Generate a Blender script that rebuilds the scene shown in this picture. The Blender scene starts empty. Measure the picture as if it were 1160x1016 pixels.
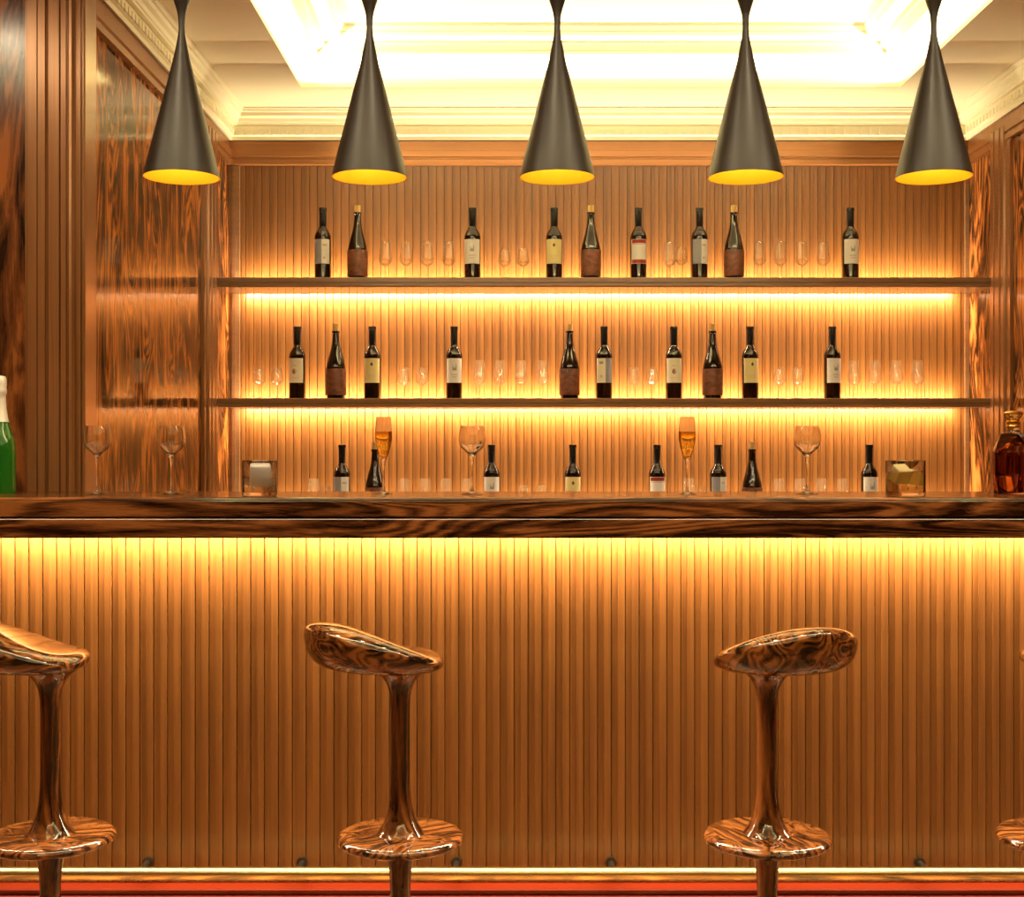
import bpy, bmesh, math, random
from math import pi, sin, cos, sqrt
from mathutils import Vector, Matrix

random.seed(7)
S = bpy.context.scene
C = S.collection
H = 1.273            # camera height
F = 1480.0           # focal length in pixels of the 1160 px frame


def PX(x, Y): return (x - 580.0) * Y / F
def ZP(y, Y): return H + (508.0 - y) * Y / F


# ------------------------------------------------------------------ mesh helpers
def bx(bm, x0, x1, y0, y1, z0, z1, mi=0):
    v = [bm.verts.new(p) for p in ((x0, y0, z0), (x1, y0, z0), (x1, y1, z0), (x0, y1, z0),
                                   (x0, y0, z1), (x1, y0, z1), (x1, y1, z1), (x0, y1, z1))]
    fs = []
    for q in ((0, 3, 2, 1), (4, 5, 6, 7), (0, 1, 5, 4), (1, 2, 6, 5), (2, 3, 7, 6), (3, 0, 4, 7)):
        f = bm.faces.new([v[i] for i in q]); f.material_index = mi; fs.append(f)
    return fs


def bevel_all(bm, w, seg=2):
    bmesh.ops.bevel(bm, geom=list(bm.edges), offset=w, segments=seg, affect='EDGES', profile=0.6)


def rounded_box(x0, x1, y0, y1, z0, z1, w=0.003, seg=2):
    bm = bmesh.new(); bx(bm, x0, x1, y0, y1, z0, z1); bevel_all(bm, w, seg); return bm


def smooth_profile(prof, n=4):
    """Catmull-Rom through (r, z) points; a point given as (r, z, 1) stays a hard corner."""
    out = []
    P = [(p[0], p[1]) for p in prof]
    hard = [len(p) > 2 for p in prof]
    for i in range(len(P) - 1):
        p1, p2 = P[i], P[i + 1]
        p0 = P[i - 1] if i > 0 and not hard[i] else p1
        p3 = P[i + 2] if i + 2 < len(P) and not hard[i + 1] else p2
        for k in range(n):
            t = k / n
            t2, t3 = t * t, t * t * t
            q = []
            for a in (0, 1):
                q.append(0.5 * (2 * p1[a] + (p2[a] - p0[a]) * t + (2 * p0[a] - 5 * p1[a] + 4 * p2[a] - p3[a]) * t2
                                + (3 * p1[a] - p0[a] - 3 * p2[a] + p3[a]) * t3))
            out.append((max(q[0], 0.0), q[1]))
    out.append(P[-1])
    return out


def lathe(bm, prof, seg=40, cx=0, cy=0, mi=0):
    rings = []
    for r, z in prof:
        if r < 1e-6:
            rings.append([bm.verts.new((cx, cy, z))])
        else:
            rings.append([bm.verts.new((cx + r * cos(2 * pi * k / seg), cy + r * sin(2 * pi * k / seg), z)) for k in range(seg)])
    for a, b in zip(rings, rings[1:]):
        if len(a) == 1 and len(b) == 1: continue
        for k in range(seg):
            k2 = (k + 1) % seg
            if len(a) == 1: f = bm.faces.new((a[0], b[k2], b[k]))
            elif len(b) == 1: f = bm.faces.new((a[k], a[k2], b[0]))
            else: f = bm.faces.new((a[k], a[k2], b[k2], b[k]))
            f.material_index = mi
    return bm


def lathe_bm(prof, seg=40, n=0):
    bm = bmesh.new()
    lathe(bm, smooth_profile(prof, n) if n else prof, seg)
    return bm


def tube_x(bm, x0, x1, y, z, r, seg=24):
    a = [bm.verts.new((x0, y + r * cos(2 * pi * k / seg), z + r * sin(2 * pi * k / seg))) for k in range(seg)]
    b = [bm.verts.new((x1, v.co.y, v.co.z)) for v in a]
    for k in range(seg):
        bm.faces.new((a[k], a[(k + 1) % seg], b[(k + 1) % seg], b[k]))
    bm.faces.new(a[::-1]); bm.faces.new(b)


def tube_y(bm, x, z, y0, y1, r, seg=20):
    a = [bm.verts.new((x + r * cos(2 * pi * k / seg), y0, z + r * sin(2 * pi * k / seg))) for k in range(seg)]
    b = [bm.verts.new((v.co.x, y1, v.co.z)) for v in a]
    for k in range(seg):
        bm.faces.new((a[k], b[k], b[(k + 1) % seg], a[(k + 1) % seg]))
    bm.faces.new(a); bm.faces.new(b[::-1])


def rect_sweep(bm, prof, x0, x1, y0, y1, mi=0):
    loops = []
    for p, z in prof:
        loops.append([bm.verts.new(c) for c in ((x0 + p, y0 + p, z), (x1 - p, y0 + p, z), (x1 - p, y1 - p, z), (x0 + p, y1 - p, z))])
    for a, b in zip(loops, loops[1:]):
        for k in range(4):
            f = bm.faces.new((a[k], b[k], b[(k + 1) % 4], a[(k + 1) % 4])); f.material_index = mi
    return loops


def u_sweep(bm, prof, x0, x1, y0, y1):
    """profile run along the left, back and right walls only, with closed ends at y0"""
    loops = []
    for p, z in prof:
        loops.append([bm.verts.new(c) for c in ((x0 + p, y0, z), (x0 + p, y1 - p, z), (x1 - p, y1 - p, z), (x1 - p, y0, z))])
    for a, b in zip(loops, loops[1:]):
        for k in range(3):
            bm.faces.new((a[k], b[k], b[k + 1], a[k + 1]))


def prism(bm, pts, fn, cap=True):
    """pts: closed 2-D outline; fn(u, v, end) -> 3-D point for end 0 and 1."""
    a = [bm.verts.new(fn(u, v, 0)) for u, v in pts]
    b = [bm.verts.new(fn(u, v, 1)) for u, v in pts]
    n = len(pts)
    for k in range(n):
        bm.faces.new((a[k], a[(k + 1) % n], b[(k + 1) % n], b[k]))
    if cap:
        bm.faces.new(a[::-1]); bm.faces.new(b)


def to_mesh(name, bm, mats, smooth=None):
    bmesh.ops.recalc_face_normals(bm, faces=list(bm.faces))
    me = bpy.data.meshes.new(name)
    bm.to_mesh(me); bm.free()
    for m in (mats if isinstance(mats, (list, tuple)) else [mats]):
        me.materials.append(m)
    if smooth is not None:
        me.shade_smooth()
        me.set_sharp_from_angle(angle=math.radians(smooth))
    return me


def link(name, me, parent=None, loc=None):
    o = bpy.data.objects.new(name, me)
    C.objects.link(o)
    if parent: o.parent = parent
    if loc: o.location = loc
    return o


def obj(name, bm, mats, parent=None, smooth=None, loc=None):
    return link(name, to_mesh(name, bm, mats, smooth), parent, loc)


def struct(name, bm, mats, parent=None, smooth=None):
    o = obj(name, bm, mats, parent, smooth)
    if parent is None: o['kind'] = 'structure'
    return o


def tag(o, label, cat, group=None):
    o['label'] = label; o['category'] = cat
    if group: o['group'] = group
    return o


def thing(name, label, cat, loc=(0, 0, 0), rz=0.0, group=None):
    o = bpy.data.objects.new(name, None); C.objects.link(o)
    o.empty_display_size = 0.05
    o.location = loc; o.rotation_euler = (0, 0, rz)
    return tag(o, label, cat, group)


def dup(root, loc, rz, label):
    r = root.copy(); C.objects.link(r)
    r.location = loc; r.rotation_euler = (0, 0, rz); r['label'] = label
    for ch in list(root.children):
        c = ch.copy(); C.objects.link(c); c.parent = r
        for g in list(ch.children):
            d = g.copy(); C.objects.link(d); d.parent = c
    return r


# ------------------------------------------------------------------ materials
class NT:
    def __init__(self, name):
        self.m = bpy.data.materials.new(name); self.m.use_nodes = True
        self.t = self.m.node_tree; self.n = self.t.nodes; self.n.clear()
        self.out = self.n.new('ShaderNodeOutputMaterial')

    def add(self, typ, **kw):
        nd = self.n.new(typ)
        for k, v in kw.items():
            if k in nd.inputs.keys():
                nd.inputs[k].default_value = v
            else:
                setattr(nd, k, v)
        return nd

    def l(self, a, b): self.t.links.new(a, b)

    def bsdf(self, **kw):
        b = self.add('ShaderNodeBsdfPrincipled')
        for k, v in kw.items(): b.inputs[k].default_value = v
        self.l(b.outputs[0], self.out.inputs[0])
        return b

    def ramp(self, stops, fac=None, interp='LINEAR'):
        r = self.n.new('ShaderNodeValToRGB'); r.color_ramp.interpolation = interp
        e = r.color_ramp.elements
        e[0].position, e[0].color = stops[0][0], (*stops[0][1], 1)
        e[1].position, e[1].color = stops[-1][0], (*stops[-1][1], 1)
        for p, c in stops[1:-1]:
            q = e.new(p); q.color = (*c, 1)
        if fac is not None: self.l(fac, r.inputs[0])
        return r

    def math(self, op, a, b=None):
        m = self.n.new('ShaderNodeMath'); m.operation = op
        for i, v in enumerate((a, b)):
            if v is None: continue
            if isinstance(v, (int, float)): m.inputs[i].default_value = v
            else: self.l(v, m.inputs[i])
        return m.outputs[0]

    def mix(self, fac, a, b, mode='MIX'):
        m = self.n.new('ShaderNodeMix'); m.data_type = 'RGBA'; m.blend_type = mode
        for sock, v in ((m.inputs[0], fac), (m.inputs[6], a), (m.inputs[7], b)):
            if isinstance(v, (int, float)): sock.default_value = v
            elif isinstance(v, tuple): sock.default_value = (*v, 1) if len(v) == 3 else v
            else: self.l(v, sock)
        return m.outputs[2]

    def coords(self, scale, off=(0, 0, 0)):
        tc = self.add('ShaderNodeTexCoord'); mp = self.add('ShaderNodeMapping')
        mp.inputs['Scale'].default_value = scale; mp.inputs['Location'].default_value = off
        self.l(tc.outputs['Object'], mp.inputs[0])
        return mp.outputs[0]

    def noise(self, vec, scale, detail=3.0, rough=0.5, dist=0.0):
        n = self.add('ShaderNodeTexNoise')
        n.inputs['Scale'].default_value = scale; n.inputs['Detail'].default_value = detail
        n.inputs['Roughness'].default_value = rough; n.inputs['Distortion'].default_value = dist
        self.l(vec, n.inputs['Vector'])
        return n


def plain(name, col, rough=0.5, metal=0.0, coat=0.0, **kw):
    t = NT(name)
    b = t.bsdf(**{'Base Color': (*col, 1), 'Roughness': rough, 'Metallic': metal, 'Coat Weight': coat})
    for k, v in kw.items(): b.inputs[k].default_value = v
    return t.m


def emit(name, col, strength):
    t = NT(name)
    e = t.add('ShaderNodeEmission'); e.inputs[0].default_value = (*col, 1); e.inputs[1].default_value = strength
    t.l(e.outputs[0], t.out.inputs[0])
    return t.m


def rosewood(name, axis, s=1.0, dark=(0.018, 0.006, 0.002), mid=(0.15, 0.046, 0.011), light=(0.36, 0.125, 0.028),
             rough=0.2, stretch=0.16, rings=9.0, swirl=0.55, off=(0, 0, 0), coat=0.0, ink=0.75, spec=0.5, shift=0.0, fibre=0.16):
    """Figured dark veneer: grain runs along `axis`, bent by broad noise so that the streaks open into swirls."""
    t = NT(name)
    sc = [s, s, s]; sc['xyz'.index(axis)] = s * stretch
    v = t.coords(tuple(sc), off)
    big = t.noise(v, 2.2, 1.5, 0.5)
    d = t.add('ShaderNodeVectorMath', operation='MULTIPLY_ADD')
    t.l(big.outputs['Color'], d.inputs[0]); d.inputs[1].default_value = (swirl,) * 3; t.l(v, d.inputs[2])
    ring = t.noise(d.outputs[0], 3.0, 1.0, 0.4)
    streak = t.noise(d.outputs[0], 9.0, 6.0, 0.70)
    wide = t.noise(d.outputs[0], 4.5, 3.0, 0.6)
    fs = [190 * s, 190 * s, 190 * s]; fs['xyz'.index(axis)] = 6 * s
    fib = t.noise(t.coords(tuple(fs), off), 1.0, 3.0, 0.6)
    saw = t.math('MULTIPLY', t.math('PINGPONG', t.math('MULTIPLY', ring.outputs['Fac'], rings), 0.5), 2.0)
    # soft ring lines broken up by the streaks
    f = t.math('ADD', t.math('MULTIPLY', streak.outputs['Fac'], 0.62), t.math('MULTIPLY', wide.outputs['Fac'], 0.38))
    f = t.math('ADD', f, t.math('MULTIPLY', t.math('SUBTRACT', saw, 0.5), 0.13 * ink))
    f = t.math('ADD', f, t.math('MULTIPLY', t.math('SUBTRACT', fib.outputs['Fac'], 0.5), fibre))
    f = t.math('SUBTRACT', f, shift)
    c = t.ramp([(0.385, dark), (0.46, tuple(0.35 * a + 0.65 * b for a, b in zip(dark, mid))), (0.505, mid), (0.61, light)], f)
    b = t.bsdf(Roughness=rough)
    b.inputs['Specular IOR Level'].default_value = spec
    b.inputs['Coat Weight'].default_value = coat
    b.inputs['Coat Roughness'].default_value = 0.08
    t.l(c.outputs[0], b.inputs['Base Color'])
    return t.m


def grainwood(name, axis, a, b_, rough=0.35, spread=0.35, pitch=None, fine=190, coat=0.0, metal=0.0):
    """Straight-grained veneer; with `pitch` each slat along x has a tone of its own."""
    t = NT(name)
    fs = [fine, fine, fine]; fs['xyz'.index(axis)] = 2.5
    fib = t.noise(t.coords(tuple(fs)), 1.0, 3.0, 0.6)
    bs = [26, 26, 26]; bs['xyz'.index(axis)] = 0.9
    band = t.noise(t.coords(tuple(bs)), 1.0, 2.0, 0.5)
    f = t.math('ADD', t.math('MULTIPLY', fib.outputs['Fac'], 0.6), t.math('MULTIPLY', band.outputs['Fac'], 0.55))
    if pitch:
        tc = t.add('ShaderNodeTexCoord'); sx = t.add('ShaderNodeSeparateXYZ'); t.l(tc.outputs['Object'], sx.inputs[0])
        cell = t.math('FLOOR', t.math('DIVIDE', sx.outputs[0], pitch))
        wn = t.add('ShaderNodeTexWhiteNoise', noise_dimensions='1D'); t.l(cell, wn.inputs['W'])
        f = t.math('ADD', f, t.math('MULTIPLY', t.math('SUBTRACT', wn.outputs['Value'], 0.5), 0.14))
    r = t.ramp([(0.5 - spread * 0.6, a), (0.5 + spread * 0.8, b_)], f)
    b = t.bsdf(Roughness=rough, Metallic=metal)
    b.inputs['Coat Weight'].default_value = coat
    b.inputs['Coat Roughness'].default_value = 0.22
    t.l(r.outputs[0], b.inputs['Base Color'])
    return t.m


LED = (1.0, 0.79, 0.49)
M = {}
M['slat'] = grainwood('slat_wood', 'z', (0.115, 0.0405, 0.0085), (0.238, 0.091, 0.0205), 0.36, pitch=0.01935)
M['trim'] = grainwood('trim_wood', 'z', (0.22, 0.090, 0.030), (0.33, 0.142, 0.050), 0.27, metal=0.4, coat=0.5)
M['trim_h'] = grainwood('trim_wood_lengthwise', 'x', (0.22, 0.088, 0.028), (0.33, 0.138, 0.046), 0.27, metal=0.4)
M['shelf'] = grainwood('shelf_wood', 'x', (0.15, 0.072, 0.032), (0.24, 0.12, 0.055), 0.2)
M['panel'] = rosewood('rosewood_panel', 'z', 1.7, mid=(0.20, 0.062, 0.014), light=(0.50, 0.18, 0.040), rough=0.09, stretch=0.20, rings=16, swirl=0.85, ink=1.3, spec=0.22, shift=0.016)
M['panel_dark'] = rosewood('rosewood_dark_panel', 'z', 1.6, mid=(0.12, 0.036, 0.010), light=(0.30, 0.095, 0.022), rough=0.2,
                           stretch=0.26, rings=16, swirl=0.9, off=(3, 1, 0))
M['counter'] = rosewood('rosewood_counter', 'x', 3.3, dark=(0.012, 0.004, 0.0015), mid=(0.085, 0.027, 0.009), light=(0.25, 0.088, 0.024),
                        rough=0.16, stretch=0.075, rings=18, swirl=0.7, ink=1.3, fibre=0.34, shift=0.012)
M['stool'] = rosewood('rosewood_stool', 'y', 3.2, dark=(0.014, 0.005, 0.0015), mid=(0.15, 0.047, 0.012), light=(0.34, 0.12, 0.030),
                      rough=0.09, stretch=0.5, rings=13, swirl=0.9, coat=0.4, ink=1.6)
M['stool_post'] = rosewood('rosewood_post', 'z', 3.2, dark=(0.014, 0.005, 0.0015), mid=(0.15, 0.047, 0.012), light=(0.30, 0.10, 0.025),
                           rough=0.09, stretch=0.10, rings=8, swirl=0.5, coat=0.4)
M['mahogany'] = grainwood('red_mahogany', 'x', (0.15, 0.009, 0.0006), (0.22, 0.018, 0.001), 0.4)
M['floor'] = rosewood('floor_wood', 'y', 1.2, mid=(0.20, 0.08, 0.03), light=(0.42, 0.20, 0.08), rough=0.3, stretch=0.1)
M['plaster'] = plain('cream_plaster', (0.96, 0.91, 0.66), 0.6)
M['shade'] = plain('bronze_black_metal', (0.016, 0.010, 0.006), 0.42, **{'Specular IOR Level': 0.3})
M['gold'] = plain('gold_lining', (1.0, 0.62, 0.03), 0.45, 0.25)
M['brass'] = plain('polished_brass', (0.98, 0.80, 0.36), 0.26, 1.0)
M['dark_metal'] = plain('dark_metal', (0.06, 0.045, 0.035), 0.4, 0.8)
M['black'] = plain('black_rubber', (0.01, 0.01, 0.01), 0.5)
M['bottle'] = plain('dark_wine_glass', (0.010, 0.004, 0.002), 0.06, **{'Specular IOR Level': 0.45})
M['capsule'] = plain('black_foil', (0.006, 0.005, 0.005), 0.35, **{'Specular IOR Level': 0.2})
M['cork'] = plain('cork', (0.62, 0.40, 0.14), 0.8)
M['p_white'] = plain('white_paper', (0.92, 0.90, 0.88), 0.7)
M['p_cream'] = plain('cream_paper', (0.88, 0.80, 0.60), 0.7)
M['p_yellow'] = plain('yellow_paper', (0.86, 0.74, 0.34), 0.7)
M['p_slate'] = plain('slate_blue_paper', (0.30, 0.30, 0.35), 0.7)
M['p_grey'] = plain('grey_ink', (0.40, 0.37, 0.35), 0.7)
M['p_faint'] = plain('faint_ink', (0.63, 0.58, 0.50), 0.7)
M['p_dark'] = plain('dark_ink', (0.08, 0.06, 0.04), 0.7)
M['p_red'] = plain('red_ink', (0.27, 0.02, 0.015), 0.7)
M['p_rust'] = plain('rust_ink', (0.42, 0.16, 0.07), 0.7)


def mottled(name, a, b, scale):
    t = NT(name)
    n = t.noise(t.coords((1, 1, 1.7)), scale, 4.0, 0.6, 0.8)
    r = t.ramp([(0.36, a), (0.66, b)], n.outputs['Fac'])
    bs = t.bsdf(Roughness=0.55); t.l(r.outputs[0], bs.inputs['Base Color'])
    return t.m


M['p_brown'] = mottled('mottled_brown_paper', (0.055, 0.014, 0.006), (0.20, 0.055, 0.020), 22)


def thin_glass(name, tint=(0.995, 0.99, 0.97), base=0.04, edge=0.42):
    t = NT(name)
    tr = t.add('ShaderNodeBsdfTransparent'); tr.inputs[0].default_value = (*tint, 1)
    gl = t.add('ShaderNodeBsdfGlossy'); gl.inputs['Roughness'].default_value = 0.04
    lw = t.add('ShaderNodeLayerWeight'); lw.inputs[0].default_value = 0.35
    f = t.math('ADD', t.math('MULTIPLY', lw.outputs['Facing'], edge), base)
    mx = t.add('ShaderNodeMixShader'); t.l(f, mx.inputs[0]); t.l(tr.outputs[0], mx.inputs[1]); t.l(gl.outputs[0], mx.inputs[2])
    tl = t.add('ShaderNodeBsdfTranslucent'); tl.inputs[0].default_value = (1.0, 0.88, 0.66, 1)  # milky share added to give the clear glass a pale glow
    m2 = t.add('ShaderNodeMixShader'); m2.inputs[0].default_value = 0.026
    t.l(mx.outputs[0], m2.inputs[1]); t.l(tl.outputs[0], m2.inputs[2])
    t.l(m2.outputs[0], t.out.inputs[0])
    return t.m


def real_glass(name, col=(1, 1, 1), rough=0.0, ior=1.45):
    t = NT(name)
    t.bsdf(**{'Base Color': (*col, 1), 'Roughness': rough, 'Transmission Weight': 1.0, 'IOR': ior})
    return t.m


M['thin'] = thin_glass('thin_clear_glass')
M['glass'] = real_glass('clear_glass', (1.0, 1.0, 1.0))
M['champagne'] = real_glass('champagne_wine', (1.0, 0.66, 0.12), 0.0, 1.33)
M['whisky'] = real_glass('gold_whisky', (1.0, 0.82, 0.36), 0.0, 1.33)
M['cognac'] = real_glass('dark_cognac', (0.50, 0.09, 0.012), 0.0, 1.33)
M['ice'] = real_glass('ice', (0.97, 0.98, 1.0), 0.06, 1.31)
M['gold_ice'] = real_glass('whisky_soaked_ice', (1.0, 0.86, 0.46), 0.2, 1.31)
M['gold_ice'].node_tree.nodes['Principled BSDF'].inputs['Transmission Weight'].default_value = 0.5
M['frosted'] = real_glass('frosted_ice', (0.95, 0.94, 0.90), 0.25, 1.31)
M['frosted'].node_tree.nodes['Principled BSDF'].inputs['Transmission Weight'].default_value = 0.45
M['green'] = plain('green_glass', (0.02, 0.22, 0.02), 0.05, 0.0, 0.3)
M['green'].node_tree.nodes['Principled BSDF'].inputs['Transmission Weight'].default_value = 0.55
M['foil'] = plain('pale_foil', (0.80, 0.74, 0.66), 0.4, 0.2)
M['gold_metal'] = plain('gold_metal', (0.95, 0.60, 0.18), 0.14, 1.0)

M['strip'] = plain('light_strip_body', (0.85, 0.82, 0.75), 0.5)
M['lens'] = emit('downlight_lens', (1.0, 0.82, 0.52), 40.0)
M['bulb'] = emit('pendant_bulb', (1.0, 0.74, 0.36), 60.0)

def strip_light(name, parent, loc, length, width, watts, col, aim, along='x', spread=pi):
    """a linear lamp: light leaves along `aim`, the long side runs along x or y of the parent"""
    ld = bpy.data.lights.new(name, 'AREA'); ld.shape = 'RECTANGLE'
    ld.size, ld.size_y = length, width
    ld.energy = watts; ld.color = col; ld.spread = spread
    o = bpy.data.objects.new(name, ld); C.objects.link(o)
    if parent: o.parent = parent
    zax = -Vector(aim).normalized()
    xax = Vector((1, 0, 0)) if along == 'x' else Vector((0, 1, 0))
    yax = zax.cross(xax).normalized()
    m = Matrix((xax, yax, zax)).transposed().to_4x4(); m.translation = loc
    o.matrix_local = m
    return o


P_SHELF, P_BAR, P_COVE, P_ROOM, P_DOWN = 74.0, 176.0, 22.0, 24.0, 5.0     # watts
P_SLOT = 74.0
COVE = (1.0, 0.83, 0.49)
# ------------------------------------------------------------------ the room
XL, XR, YB, YF = -1.345, 2.170, 6.20, 4.07      # alcove: left, right, slat faces, opening
RXL, RXR, RYB = -2.45, 3.25, -2.3               # the room the camera stands in
ZC = H + 1.598                                  # plaster ceiling

bm = bmesh.new(); bx(bm, RXL - 0.1, RXR + 0.1, RYB - 0.1, YB + 0.12, -0.1, 0)
struct('floor', bm, M['floor'])

# slatted back wall: square raised slats and recesses of one width
PITCH_B = 0.0377


def slats(x0, x1, yface, z0, z1, pitch, phase):
    """one raised and one set-back strip per pitch, with a narrow shadow gap between them"""
    bm = bmesh.new()
    step, gap, deep = 0.0028, 0.0026, 0.012
    bx(bm, x0, x1, yface + deep, yface + deep + 0.014, z0, z1)
    k = math.floor((x0 - phase) / pitch) - 1
    while True:
        a = phase + k * pitch; k += 1
        if a >= x1: break
        for p, q, d in ((a, a + pitch * .5, 0.0), (a + pitch * .5 + gap, a + pitch, step)):
            p, q = max(p, x0 + 1e-4), min(q, x1 - 1e-4)
            if q - p > 0.002: bx(bm, p, q, yface + d, yface + deep, z0, z1)
    return bm


ph = PX(309.6, YB)
bm = slats(XL, XR, YB, 0.0, H + 1.341, PITCH_B, ph)
bx(bm, XL - 0.1, XR + 0.1, YB + 0.04, YB + 0.12, 0, ZC + 0.3)
bx(bm, XL, XR, YB + 0.012, YB + 0.04, H + 1.341, ZC)
struct('wall_back', bm, M['slat'])

# narrow boards closing the slatted wall at its two ends
bm = bmesh.new(); bx(bm, XL, XL + 0.056, YB - 0.008, YB, 0, H + 1.341); bevel_all(bm, 0.003)
bx(bm, XL + 0.018, XL + 0.036, YB - 0.013, YB - 0.003, 0, H + 1.341)
struct('trim_1', bm, M['shelf'])
bm = bmesh.new(); bx(bm, XR - 0.024, XR, YB - 0.008, YB, 0, H + 1.341); bevel_all(bm, 0.003)
struct('trim_2', bm, M['shelf'])

bm = bmesh.new(); bx(bm, XL - 0.1, XL, YF + 0.02, YB + 0.04, 0, ZC)
struct('wall_left', bm, M['panel'])
bm = bmesh.new(); bx(bm, XR, XR + 0.1, YF + 0.02, YB + 0.04, 0, ZC)
struct('wall_right', bm, M['panel'])

# stepped pilasters on the two side walls, where the shelves start
for side, xw, n in ((1, XL, 3), (-1, XR, 4)):
    y0, y1 = 5.655, 5.874
    pts = [(0, y0), (.012, y0), (.012, y0 + .05), (.020, y0 + .052), (.020, y0 + .085), (.013, y0 + .087), (.013, y0 + .098),
           (.022, y0 + .10), (.022, y0 + .15), (.014, y0 + .152), (.014, y0 + .163), (.022, y0 + .165), (.022, y1 - .02), (.017, y1 - .018), (.017, y1), (0, y1)]
    bm = bmesh.new()
    prism(bm, pts, lambda u, v, e: (xw + side * u * 1.2, v, 0.0 if e == 0 else H + 1.4095))
    struct('trim_%d' % n, bm, M['trim'])

# wooden frieze and plaster cornice around the alcove
bm = bmesh.new()
u_sweep(bm, [(0.0, H + 1.457), (.010, H + 1.457), (.010, H + 1.412), (.022, H + 1.408), (.022, H + 1.382), (.014, H + 1.378), (.014, H + 1.372),
                (.019, H + 1.368), (.019, H + 1.346), (.0, H + 1.342)], XL, XR, YF + 0.06, YB)
struct('trim_5', bm, M['trim_h'])

bm = bmesh.new()
cz = lambda y, p: H + (508 - y) * (YB - p) / F
prof = [(0, cz(159, 0)), (.020, cz(159, .02)), (.020, cz(154.5, .02)), (.026, cz(153.5, .026)), (.030, cz(153, .03)), (.030, cz(141.5, .03)),
        (.050, cz(141, .05)), (.052, cz(138.5, .052)), (.056, cz(138, .056)), (.060, cz(134, .06)), (.068, cz(132, .068)), (.072, cz(131, .072)),
        (.074, cz(127, .074)), (.082, cz(126, .082)), (.086, cz(123, .086)), (.090, cz(122, .09)), (.090, ZC)]
u_sweep(bm, prof, XL, XR, YF + 0.06, YB)
dz0, dz1 = cz(151.5, .044), cz(145, .044)
n = int((XR - XL - 0.06) / 0.0415)
for k in range(n):
    x = XL + 0.05 + k * 0.0415
    bx(bm, x, x + 0.027, YB - 0.037, YB - 0.028, dz0, dz1)
n = int((YB - YF - 0.15) / 0.0415)
for k in range(n):
    y = YB - 0.05 - k * 0.0415
    for a, b in ((XL + 0.028, XL + 0.037), (XR - 0.037, XR - 0.028)):
        bx(bm, a, b, y - 0.027, y, dz0, dz1)
struct('trim_6', bm, M['plaster'])

# ceilings: flat soffit with a stepped tray, light strips lying out of sight on the tray ledge
TRAY = [(0, 0), (0, .022), (-.10, .022), (-.10, .100), (.070, .116), (.082, .122), (.082, .134), (.090, .138), (.118, .148), (.120, .162),
        (.200, .166), (.203, .180), (.214, .184), (.220, .202)]


def ceiling(name, X0, X1, Y0, Y1, x0, x1, y0, y1, led, edges):
    bm = bmesh.new()
    for a, b, c, d in ((X0, X1, Y0, y0), (X0, X1, y1, Y1), (X0, x0, y0, y1), (x1, X1, y0, y1)):
        bm.faces.new([bm.verts.new(p) for p in ((a, c, ZC), (a, d, ZC), (b, d, ZC), (b, c, ZC))])
    lp = rect_sweep(bm, [(p, ZC + z) for p, z in TRAY], x0, x1, y0, y1)
    bm.faces.new(lp[-1])
    o = struct(name, bm, M['plaster'])
    zs = ZC + 0.023
    for e in edges:
        q = bmesh.new(); ly, lx = y1 - y0, x1 - x0
        if e == 'y1': bx(q, x0, x1, y1 + 0.030, y1 + 0.055, zs, zs + 0.012); a = ((x0 + x1) / 2, y1 + .042, zs + .0135), lx, (0, -.5, 1), 'x'
        if e == 'y0': bx(q, x0, x1, y0 - 0.055, y0 - 0.030, zs, zs + 0.012); a = ((x0 + x1) / 2, y0 - .042, zs + .0135), lx, (0, .5, 1), 'x'
        if e == 'x0': bx(q, x0 - 0.055, x0 - 0.030, y0, y1, zs, zs + 0.012); a = (x0 - .042, (y0 + y1) / 2, zs + .0135), ly, (.5, 0, 1), 'y'
        if e == 'x1': bx(q, x1 + 0.030, x1 + 0.055, y0, y1, zs, zs + 0.012); a = (x1 + .042, (y0 + y1) / 2, zs + .0135), ly, (-.5, 0, 1), 'y'
        obj('light_strip', q, M['strip'], o)
        strip_light('cove_lamp', o, a[0], a[1], .012, led * a[1], COVE, a[2], a[3])
    return o


ceiling('ceiling', XL - 0.1, XR + 0.1, YF, YB + 0.1, -0.933, 1.715, 4.42, 5.78, P_COVE, ('y1', 'x0', 'x1', 'y0'))
ceiling('ceiling_front', RXL - 0.1, RXR + 0.1, RYB - 0.1, YF, -1.3, 2.1, -0.9, 2.30, P_ROOM, ('y1', 'x0', 'x1', 'y0'))

# recessed round downlights in the front ceiling, over the stools
for k in range(6):
    x = -1.95 + k * 0.92
    bm = bmesh.new(); lathe(bm, [(.062, ZC - .001), (.085, ZC - .001), (.088, ZC - .006), (.082, ZC - .010), (.064, ZC - .012), (.062, ZC - .008), (.062, ZC - .001)], 32, x, 3.05)
    fr = obj('downlight_frame', bm, M['brass'], bpy.data.objects['ceiling_front'], 40)
    bm = bmesh.new(); lathe(bm, [(0, ZC - .0045), (.0615, ZC - .0045)], 32, x, 3.05)
    obj('downlight_lens', bm, M['lens'], fr)
    ld = bpy.data.lights.new('downlight', 'AREA'); ld.shape = 'DISK'; ld.size = .12; ld.energy = P_DOWN; ld.color = (1.0, 0.84, 0.56)
    lo = bpy.data.objects.new('downlight', ld); C.objects.link(lo); lo.location = (x, 3.05, ZC - .0055)

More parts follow.
